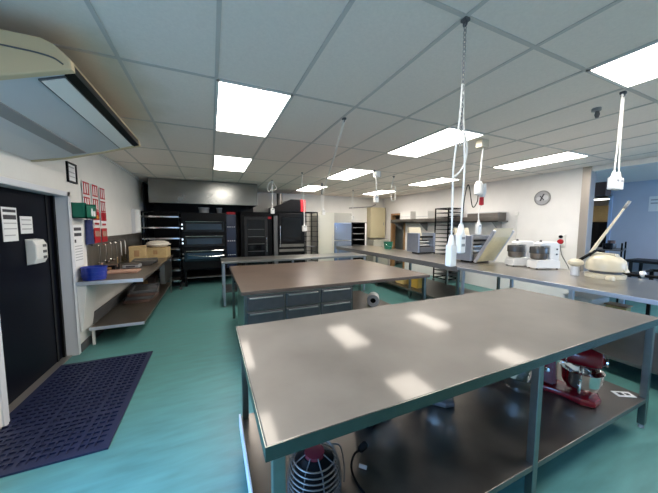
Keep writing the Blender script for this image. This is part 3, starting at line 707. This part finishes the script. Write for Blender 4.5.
MB().hexa([(.70,.048,under(.70)-.009),(.817,.048,under(.817)-.009),(.817,1.472,under(.817)-.009),(.70,1.472,under(.70)-.009)], [(.70,.048,under(.70)),(.817,.048,under(.817)),(.817,1.472,under(.817)),(.70,1.472,under(.70))]).build('flap_seal', M_dgrey, ac)
MB().hexa([(.08,.08,-.482),(.44,.08,-.40),(.44,1.44,-.40),(.08,1.44,-.482)], [(.08,.08,-.47),(.44,.08,-.388),(.44,1.44,-.388),(.08,1.44,-.47)]).build('intake_grille', M_mgrey, ac)
MB().tube(smooth([(.1,-.034,-.205),(.6,-.034,-.205),(.78,-.034,-.215),(.84,-.034,-.245)]), .004, 6).build('seam', M_dgrey, ac)
for y in (.35, 1.15): MB().box((.1,y,-.14),(.6,y+.05,0)).build('mount_bracket', M_acwhite, ac)

fp = thing('framed_certificate', 'small black framed certificate on the left wall above the door corner', 'picture frame', (XL, 4.32, 2.235))
MB().box((0,-.12,-.12),(.02,-.10,.12)).box((0,.10,-.12),(.02,.12,.12)).box((0,-.12,.10),(.02,.12,.12)).box((0,-.12,-.12),(.02,.12,-.10)).build('frame', M_black, fp)
bx('sheet', (0,-.10,-.10), (.008,.10,.10), M_paper, fp)
MB().box((.008,-.07,.06),(.0095,.07,.075)).box((.008,-.08,.0),(.0095,.08,.012)).box((.008,-.08,-.05),(.0095,.08,-.04)).build('print', M_greyink, fp)
# papers and dispenser on the door
dx = -1.68
q = thing('paper_notice', 'tall paper notice with dark heading on the navy door', 'notice', (dx, 3.415, 1.60))
bx('sheet', (0,-.10,-.15), (.003,.10,.16), M_paper, q)
MB().box((.003,-.085,.115),(.0045,.085,.14)).box((.003,-.085,.05),(.0045,.085,.09)).build('heading', M_ink, q)
MB().box((.003,-.085,.01),(.0045,.085,.02)).box((.003,-.085,-.04),(.0045,.085,-.03)).box((.003,-.085,-.10),(.0045,.06,-.09)).build('print', M_greyink, q)
q = thing('paper_notice', 'plain square paper notice beside the tall one on the door', 'notice', (dx, 3.655, 1.60))
bx('sheet', (0,-.095,-.085), (.003,.095,.085), M_paper, q)
MB().box((.003,-.075,.045),(.0045,.075,.055)).box((.003,-.075,.0),(.0045,.075,.01)).box((.003,-.075,-.045),(.0045,.075,-.035)).build('print', M_greyink, q)
q = thing('door_dispenser', 'white plastic dispenser with dark slots fixed on the navy door', 'dispenser', (dx, 3.70, 1.33))
MB().prism([(0,-.13),(.06,-.12),(.085,-.07),(.085,.07),(.06,.12),(0,.13)], 'y', -.10, .10, .012).build('body', M_whitepl, q)
for k in range(3): MB().box((.083,.01,.045-k*.06),(.089,.07,.072-k*.06)).build('slot', M_dgrey, q)

gb = thing('green_basket', 'green plastic basket on the left wall holding white cards', 'basket', (XL, 4.40, 1.685))
MB().box((0,-.13,0),(.14,.19,.015)).box((0,-.13,0),(.01,.19,.19)).box((.13,-.13,0),(.14,.19,.16)).box((0,-.13,0),(.14,-.12,.19)).box((0,.18,0),(.14,.19,.19)).build('basket', M_green, gb)
MB().box((.141,.02,.03),(.143,.06,.13)).box((.141,.08,.03),(.143,.15,.10)).build('sticker', M_paper, gb)
# red and white cards in three hanging columns
k = 0
LC = {0: 'left', 1: 'middle', 2: 'right'}; LR = {0: 'top', 1: 'second', 2: 'third', 3: 'bottom'}
for ci, (yy, zt) in enumerate(((4.68, 2.19), (4.98, 2.19), (5.27, 2.18))):
    for ri in range(4):
        if ci == 0 and ri == 3: continue
        if ci == 0 and ri == 2: continue
        hh = .19 if ri < 3 else .25
        z = zt-.095-ri*.2 if ri < 3 else zt-.095-.66
        q = thing('safety_card', 'red and white striped card, %s of the %s hanging column on the left wall' % (LR[ri], LC[ci]), 'card', (XL+.014, yy, z), 0, 'red striped cards on the left wall')
        bx('card', (0,-.11,-hh/2), (.004,.11,hh/2), M_paper if ri < 3 else M_redpl, q)
        m = MB()
        if ri < 2:
            m.box((.004,-.10,hh/2-.03),(.0055,.10,hh/2-.01)); m.box((.004,-.10,-hh/2+.01),(.0055,.10,-hh/2+.03))
            for s_ in (-.075, .0, .075): m.box((.004,s_-.017,-.07),(.0055,s_+.017,.07))
            m.build('stripes', M_redpl, q)
        elif ri == 2:
            m.box((.004,-.11,-.02),(.0055,.11,.11)).box((.004,-.08,-.09),(.0055,.08,-.06)).build('stripes', M_redpl, q)
        else:
            m.box((.004,-.08,.0),(.0055,.08,.08)).build('panel', M_pink, q)
q = tag(MB().box((XL+.02,4.73,1.69),(XL+.07,4.90,1.74),.01).build('orange_holder', M_orange), 'small orange holder on wall right of the green basket', 'holder')
q = thing('blue_apron', 'dark blue cloth hanging on the left wall under the green basket', 'cloth', (XL+.012, 4.68, 1.67))
cl = MB(); n = 10
for i in range(n):
    y0, y1 = -.11+.22*i/n, -.11+.22*(i+1)/n
    a0, a1 = .02+.012*(i % 2), .02+.012*((i+1) % 2)
    cl.hexa([(0,y0,-.33),(a0,y0,-.33),(a1,y1,-.33),(0,y1,-.33)], [(0,y0*.7,0),(a0,y0*.7,0),(a1,y1*.7,0),(0,y1*.7,0)])
cl.build('cloth', M_bluecloth, q)
MB().cyl((0,0,.0),(.05,0,.01),.008,n=8).build('hook', M_chrome, q)
q = thing('wall_checklist', 'white checklist with black bars on the left wall above blue tub', 'notice', (XL, 4.375, 1.36))
bx('sheet', (0,-.11,-.28), (.003,.13,.24), M_paper, q)
MB().box((.003,-.09,.17),(.0045,.11,.21)).box((.003,-.09,.10),(.0045,.11,.14)).box((.003,-.09,.02),(.0045,-.05,.06)).build('bars', M_ink, q)
m = MB()
for i in range(6): m.box((.003,-.09,-.03-.035*i),(.0045,.11,-.02-.035*i))
m.build('print', M_greyink, q)
q = thing('utensil_rail', 'steel rail on the left wall splashback holding utensils', 'rail', (XL+.012, 4.75, 1.31))
MB().box((0,0,0),(.02,1.5,.03),.003).build('bar', M_steel, q)
for i in range(6): MB().tube([(.02,.12+.25*i,.015),(.045,.12+.25*i,.01),(.05,.12+.25*i,-.015),(.05,.12+.25*i,-.02),(.045,.12+.25*i,.0)], .004, 6).build('hook', M_chrome, q)
UL = ('leftmost utensil on the rail, a steel ladle above the blue tub', 'steel ladle second from the left on the wall rail', 'steel ladle third from the left on the wall rail',
      'steel spatula fourth from the left on the wall rail', 'steel spatula fifth from left on the wall rail', 'rightmost utensil on the rail, a white handled spatula')
for i in range(6):
    q = thing('ladle' if i < 3 else 'spatula', UL[i], 'utensil', (XL+.067, 4.87+.25*i, 1.302), 0, 'utensils on the wall rail')
    MB().tube([(0,0,0),(0,0,-.24)], .007, 8).build('handle', M_steel if i < 4 else M_whitepl, q)
    if i < 3: MB().lathe([(0,0),(.03,.01),(.042,.04),(.039,.04),(.027,.014),(0,.005)], (.0,0,-.285), 16).build('bowl', M_chrome, q)
    else: MB().box((-.002,-.035,-.36),(.002,.035,-.24),.0015).build('blade', M_chrome, q)
q = thing('towel_dispenser', 'white paper towel tube on the left wall before dark corner', 'dispenser', (XL+.09, 7.0, 1.43))
MB().cyl((0,0,.02),(0,0,.50),.065,n=24).build('tube', M_whitepl, q)
MB().box((-.09,-.06,0),(.0,.06,.52),.006).build('bracket', M_acwhite, q)
# wall bench on the left
wb = thing('wall_bench', 'steel bench with a lower shelf along the left wall', 'bench', (-1.535, 4.2, 0))
M_bench = mat('bench_steel', (.27, .23, .19), .38, .9, noise=.2, nscale=6, rvar=.08)
MB().box((0,0,.86),(.69,3.1,.9),.004).build('tabletop', M_bench, wb)
MB().box((.0,-.006,.855),(.69,.006,.902),.003).build('front_edge', mat('daylit_bench_edge', (.72, .76, .84), .35, .5), wb)  # daylight on the bench edges painted in as pale blue-white
MB().box((.03,.20,.22),(.64,3.1,.25),.004).build('shelf', M_bench, wb)
MB().box((.012,.36,.25),(.03,3.1,.40),.002).build('upstand', M_dgrey, wb)
MB().box((.03,.19,.215),(.64,.205,.255),.002).build('shelf_edge', mat('daylit_bench_edge', (.72, .76, .84), .35, .5), wb)
MB().box((.04,.24,0),(.07,.27,.22),.003).build('leg', M_whitepl, wb)
MB().hexa([(.003,.04,.26),(.02,.04,.26),(.02,.36,.26),(.003,.36,.26)], [(.003,.01,.86),(.10,.01,.86),(.10,.36,.86),(.003,.36,.86)]).build('gusset', M_whitepl, wb)
for y in (3.05,):
    MB().box((.01,y,0),(.05,y+.04,.86),.003).build('leg', M_leg, wb); MB().box((.60,y,0),(.64,y+.04,.86),.003).build('leg', M_leg, wb)
MB().box((.57,2.0,.42),(.66,3.05,.85),.004).build('apron_panel', M_steel_d, wb)
q = thing('blue_tub', 'round blue plastic tub on near end of the wall bench', 'tub', (-1.40, 4.36, .9015))
MB().lathe([(0,0),(.118,0),(.125,.05),(.13,.15),(.137,.15),(.137,.165),(.125,.165),(.115,.02),(0,.02)], n=32).build('body', M_bluepl, q)
MB().torus((0,0,.10),.130,.004,'z',32,6).torus((0,0,.05),.127,.004,'z',32,6).build('ribs', M_bluepl, q)
def carton(label, x, y, z, w, dd, hh, rz=0, m=M_card):
    q = thing('cardboard_box', label, 'box', (x, y, z), math.radians(rz))
    MB().box((-w/2,-dd/2,0),(w/2,dd/2,hh),.004).build('body', m, q)
    MB().box((-w/2-.001,-.02,hh-.002),(w/2+.001,.02,hh+.001)).box((-w/2-.001,-.02,hh*.6),(w/2+.001,.02,hh)).build('tape', M_pink, q)
    MB().box((-.05,-dd/2-.0015,hh*.35),(.03,-dd/2,hh*.75)).build('print', M_wood, q)
    return q
carton('tan cardboard box on the bench against the left wall', -1.30, 6.19, .9015, .26, .26, .30, 5)
carton('tan carton on wall bench under the white sack', -1.08, 6.9, .9015, .40, .36, .22, -6)
carton('dark open carton on wall bench between tub and tan box', -1.43, 5.115, .9015, .15, .22, .085, 0, M_black)
q = thing('flour_sack', 'white flour sack lying on the carton at bench end', 'sack', (-1.08, 6.90, 1.125), math.radians(8))
MB().lathe([(0,-.0),(.16,.005),(.22,.05),(.21,.10),(.13,.135),(0,.145)], (0,0,0), 28, None, (1.0, .85)).build('body', M_sack, q)
MB().box((.17,-.09,.045),(.24,.09,.065),.006).build('end_fold', M_sack, q)
for i in range(4):
    q = thing('baking_tray', ('lowest baking tray of the stack on the wall bench','second baking tray from the bottom of the bench stack','third baking tray from the bottom of the bench stack','topmost baking tray of the stack on the wall bench')[i], 'tray', (-1.15+.015*i, 5.75-.01*i, .9015+i*.022), math.radians(4*i-5), 'baking trays stacked on the bench')
    MB().box((-.18,-.24,0),(.18,.24,.008)).box((-.18,-.24,0),(-.17,.24,.02)).box((.17,-.24,0),(.18,.24,.02)).box((-.18,-.24,0),(.18,-.23,.02)).box((-.18,.23,0),(.18,.24,.02)).build('pan', M_steel, q)
q = thing('bench_scale', 'grey bench scale on wall bench in front of the tray stack', 'scale', (-1.20, 5.28, .9015))
MB().box((-.11,-.11,.01),(.11,.11,.06),.01).build('body', M_mgrey, q)
MB().box((-.10,-.08,.065),(.10,.10,.075),.004).cyl((0,0,.06),(0,0,.066),.03).build('platform', M_steel, q)
MB().box((-.06,-.113,.025),(.06,-.109,.05)).build('display', M_ink, q)
MB().box((-.1,-.1,0),(.1,.1,.01)).build('feet', M_black, q)
q = tag(MB().box((-1.42,4.72,.9015),(-1.02,4.98,.93),.01).build('cutting_board', M_pink), 'flat reddish board on the wall bench behind blue tub', 'board')
for i in range(4):
    q = thing('baking_tray', ('lowest dark tray on the bench lower shelf','second dark tray from the bottom on the bench lower shelf','third dark tray from the bottom on the bench lower shelf','topmost dark tray on the bench lower shelf')[i], 'tray', (-1.2+.02*i, 5.82, .2515+i*.055), math.radians(3*i-4), 'dark trays on the bench lower shelf')
    MB().box((-.2,-.3,0),(.2,.3,.01)).box((-.2,-.3,0),(-.19,.3,.05)).box((.19,-.3,0),(.2,.3,.05)).box((-.2,-.3,0),(.2,-.29,.05)).box((-.2,.29,0),(.2,.3,.05)).build('pan', M_dgrey if i % 2 else M_brown, q)
carton('brown carton under the wall bench at its far end', -1.28, 6.78, .2515, .34, .34, .26, 0, M_brown)

# rubber mat with drain holes
mx0, mx1, my0, my1 = -1.60, -.72, 2.28, 3.90
m = MB(); px, py = .052, .058; bw = .013
m.prism([(mx0,my0),(mx1,my0),(mx1,my0+.05),(mx0,my0+.05)], 'z', 0, .014).prism([(mx0,my1-.05),(mx1,my1-.05),(mx1,my1),(mx0,my1)], 'z', 0, .014).box((mx0,my0+.05,0),(mx0+.05,my1-.05,.014)).box((mx1-.05,my0+.05,0),(mx1,my1-.05,.014))
q = thing('rubber_mat', 'dark navy rubber drainage mat on the floor by the door', 'mat', (0,0,0))
m.build('border', M_rubber, q)
m = MB()
nx = int((mx1-mx0-.1)/px); ny = int((my1-my0-.1)/py)
sx = (mx1-mx0-.1)/nx; sy = (my1-my0-.1)/ny
for i in range(1, nx):
    wv = .028 if i % 6 == 0 else bw
    x = mx0+.05+i*sx; m.box((x-wv/2,my0+.05,0),(x+wv/2,my1-.05,.013))
for j in range(1, ny):
    wv = .034 if j % 7 == 0 else bw*1.15
    y = my0+.05+j*sy; m.box((mx0+.05,y-wv/2,0.0004),(mx1-.05,y+wv/2,.0134))
m.box((mx0+.04,my0+.04,.0002),(mx1-.04,my1-.04,.002))
m.build('grid', M_rubber, q)

# ------------------------------------------------------------------ hanging power drops
def ceiling_hook(parent, x=0, y=0):
    MB().box((x-.018,y-.018,-.02),(x+.018,y+.018,0),.004).torus((x,y,-.03),.012,.004,'x',12,6).build('ceiling_hook', M_dgrey, parent)
def socket_body(parent, c, w=.05, hgt=.15, holes=3, name='socket', rz=0):
    x, y, z = c
    s = MB().box((x-w/2,y-w/2*.8,z-hgt),(x+w/2,y+w/2*.8,z),.008).lathe([(.022,0),(.012,.05),(.008,.055),(0,.055)], (x,y,z-.002), 12).build(name, M_whitepl, parent)
    m = MB()
    for k in range(holes): m.box((x-w*.26,y-w/2*.8-.002,z-.035-k*.04),(x+w*.26,y-w/2*.8+.001,z-.02-k*.04))
    m.build('socket_holes', M_mgrey, s)
    return s
# A: chain drop over the near table
a = thing('hanging_socket', 'chain hung power drop with two long white sockets above the near table', 'power socket', (1.279, 1.10, H))
ceiling_hook(a)
ch = MB()
for i in range(26):
    z = -.05-i*.024
    pts = []
    for j in range(10):
        t = 2*PI*j/10; u, v2 = .008*math.cos(t), .017*math.sin(t)
        pts.append((u, 0, z+v2) if i % 2 == 0 else (0, u, z+v2))
    ch.tube(pts, .0028, 6, True)
ch.build('chain', M_mgrey, a)
for sgn, zb, off in ((-1, -1.215, (-.030, .01)), (1, -1.15, (.018, -.01))):
    x, y = off
    MB().tube(smooth([(.006*sgn,0,-.34),(.012*sgn,0,-.50),(x*.3+.012*sgn,y,-.66),(x*.8+.012*sgn,y,-.80),(x+.004*sgn,y,-.95),(x,y,zb+.05)]), .005, 8).build('cord', M_cord, a)
    socket_body(a, (x, y, zb), .050 if sgn < 0 else .046, .125 if sgn < 0 else .115, 2 if sgn > 0 else 0)
MB().tube(smooth([(.01,0,-.55),(.05,.0,-.66),(.055,.01,-.74),(.01,.0,-.80),(-.03,.01,-.84)]), .005, 8).build('tied_loop', M_cord, a)
# F: twin socket at right
f = thing('hanging_socket', 'white twin power socket hanging on two cords at the right', 'power socket', (3.15, 1.13, H))
ceiling_hook(f)
for s in (-1, 1):
    MB().tube(smooth([(.01*s,0,-.02),(.016*s,0,-.2),(.024*s,0,-.45),(.040*s,0,-.66)]), .006, 8).build('cord', M_cord, f)
    socket_body(f, (.038*s-.002, 0, -.70), .07, .10, 1)
# small dark plug on the ceiling behind it
q = thing('ceiling_plug', 'small dark plug fitting on ceiling behind the twin socket', 'plug', (3.36, 1.38, H))
MB().cyl((0,0,-.025),(0,0,0),.035).build('rose', M_mgrey, q)
MB().lathe([(0,0),(.014,0),(.02,-.03),(.012,-.06),(0,-.06)], (.02,0,-.025), 12).build('plug', M_dgrey, q)
# B: box on ceiling with connectors
b = thing('hanging_connector', 'white cable connector with red plug hanging from a ceiling box', 'power connector', (3.25, 2.46, H))
MB().box((-.065,-.045,-.10),(.065,.045,0),.006).build('junction_box', M_cream, b)
MB().tube(smooth([(.02,0,-.10),(.0,.0,-.3),(-.02,0,-.52)]), .008).build('cord', M_cord, b)
MB().lathe([(0,0),(.03,0),(.045,-.03),(.05,-.16),(.035,-.18),(0,-.18)], (-.035,0,-.53), 18).build('connector', M_whitepl, b)
MB().lathe([(0,0),(.04,0),(.045,-.10),(.03,-.17),(0,-.17)], (.045,0,-.56), 18).build('connector', M_acwhite, b)
MB().lathe([(0,0),(.025,0),(.028,-.10),(.0,-.11)], (.035,0,-.73), 14).build('red_plug', M_redpl, b)
MB().tube(smooth([(-.035,0,-.71),(-.05,0,-.80),(-.13,.0,-.86),(-.20,0,-.62),(-.24,0,-.60),(-.28,0,-.75),(-.30,0,-.95)]), .006, 8).build('black_cable', M_black, b)
MB().tube(smooth([(.02,0,-.84),(-.01,0,-.95),(.0,0,-1.05)]), .007, 8).build('lower_cord', M_cord, b)
socket_body(b, (.0, 0, -1.08), .06, .14, 1, 'lower_socket')
# others, plain sockets on cords
def drop(label, x, y, z, rig, loop=False):
    q = thing('hanging_socket', label, 'power socket', (x, y, H), 0)
    ceiling_hook(q)
    for p in rig: MB().tube(smooth(p), .011, 8).build('cord', M_cord, q)
    e = rig[-1][-1]
    socket_body(q, (e[0], e[1], e[2]-.03), .09, .13, 1)
    return q
q = thing('hanging_cable', 'white cable slanting from a ceiling hook beyond the left ceiling light', 'cable', (1.29, 2.55, H))
ceiling_hook(q)
MB().tube(smooth([(0,0,-.03),(.40,1.15,-.14),(1.0,2.9,-.26),(1.41,4.02,-.27)]), .014, 8).build('cord', M_cord, q)
MB().box((1.38,4.00,-.29),(1.42,4.04,0),.004).build('end_hook', M_mgrey, q)
drop('white socket on doubled cords hanging in front of the rotary oven', 1.40, 6.64, 0, [[(0,0,-.03),(-.10,0,-.12),(-.10,0,-.28),(-.02,0,-.22),(.0,0,-.05)],[(0,0,-.03),(.10,0,-.2),(.02,0,-.24)],[(0,0,-.03),(0,0,-.3),(0,0,-.66)]])
drop('white socket on a slanting cord in front of the ladder rack', 1.78, 5.45, 0, [[(0,0,-.03),(.06,.2,-.3),(.15,.35,-.55),(.17,.38,-1.08)]])
drop('white socket on a straight cord left of the white cold cabinet', 2.76, 6.72, 0, [[(-.03,0,-.03),(-.03,0,-.5),(-.02,0,-.68)],[(.0,0,-.03),(.02,0,-.4),(.03,0,-.66)]])
drop('white socket hanging above the beige wall cupboard below a ceiling box', 3.02, 4.62, 0, [[(0,0,-.03),(.05,0,-.2),(.05,0,-.48)]])
q = thing('junction_box', 'small white box on ceiling at the end of the middle light', 'junction box', (3.14, 4.7, H)); MB().box((-.06,-.05,-.12),(.05,.05,0),.006).build('box', M_whitepl, q); MB().box((.05,-.05,-.12),(.056,.05,0)).build('cover', M_mgrey, q)
q = thing('cable_loop', 'looped white cable hanging from the ceiling before the far doorway', 'cable', (3.78, 5.0, H))
MB().tube(smooth([(0,0,-.03),(-.05,0,-.25),(-.05,0,-.5),(0,0,-.56),(.05,0,-.5),(.05,0,-.25),(.0,0,-.2)]), .008, 8).build('loop', M_cord, q); ceiling_hook(q)
drop('white socket on a thin cord in front of the steel fridge top', 4.08, 7.42, 0, [[(0,0,-.03),(0,0,-.4),(0,0,-.78)]])

# ------------------------------------------------------------------ light and camera
wd = bpy.data.worlds.new('World'); bpy.context.scene.world = wd; wd.use_nodes = True
bg = wd.node_tree.nodes['Background']; bg.inputs['Color'].default_value = (.35, .60, 1, 1); bg.inputs['Strength'].default_value = 1.0
def daylight(name, loc, rot, sx, sy, e, spread=180):
    la = bpy.data.lights.new(name, 'AREA'); la.shape = 'RECTANGLE'; la.size = sx; la.size_y = sy; la.energy = e; la.color = (.24, .53, 1.0); la.spread = math.radians(spread)
    lo = bpy.data.objects.new(name, la); C.objects.link(lo); lo.location = loc; lo.rotation_euler = rot
daylight('daylight', (-2.5, .35, 1.75), (0, -math.radians(52), 0), 2.0, 3.0, 112, 105)
daylight('annex_fill_light', (8.1, YN-.3, 1.65), (math.radians(82), 0, 0), 2.3, 1.4, 110)  # lamp added outside the annex opening to brighten its wall

cam = bpy.data.cameras.new('camera'); co = bpy.data.objects.new('camera', cam); C.objects.link(co)
F, yaw, pitch, roll = 267.519, .414619, .077623, .0024316
cam.sensor_width = 36; cam.sensor_fit = 'HORIZONTAL'; cam.lens = 36*F/658; cam.clip_start = .02
fw = Vector((math.sin(yaw)*math.cos(pitch), math.cos(yaw)*math.cos(pitch), -math.sin(pitch)))
rt = Vector((math.cos(yaw), -math.sin(yaw), 0)); up = rt.cross(fw)
r2 = rt*math.cos(roll)+up*math.sin(roll); u2 = up*math.cos(roll)-rt*math.sin(roll)
mw = Matrix((r2, u2, -fw)).transposed().to_4x4(); mw.translation = Vector((0, 0, 1.6))
co.matrix_world = mw
sc = bpy.context.scene; sc.camera = co
sc.view_settings.view_transform = 'Standard'; sc.view_settings.look = 'None'; sc.view_settings.gamma = 1
sc.view_settings.use_curve_mapping = False
sc.view_settings.exposure = .3
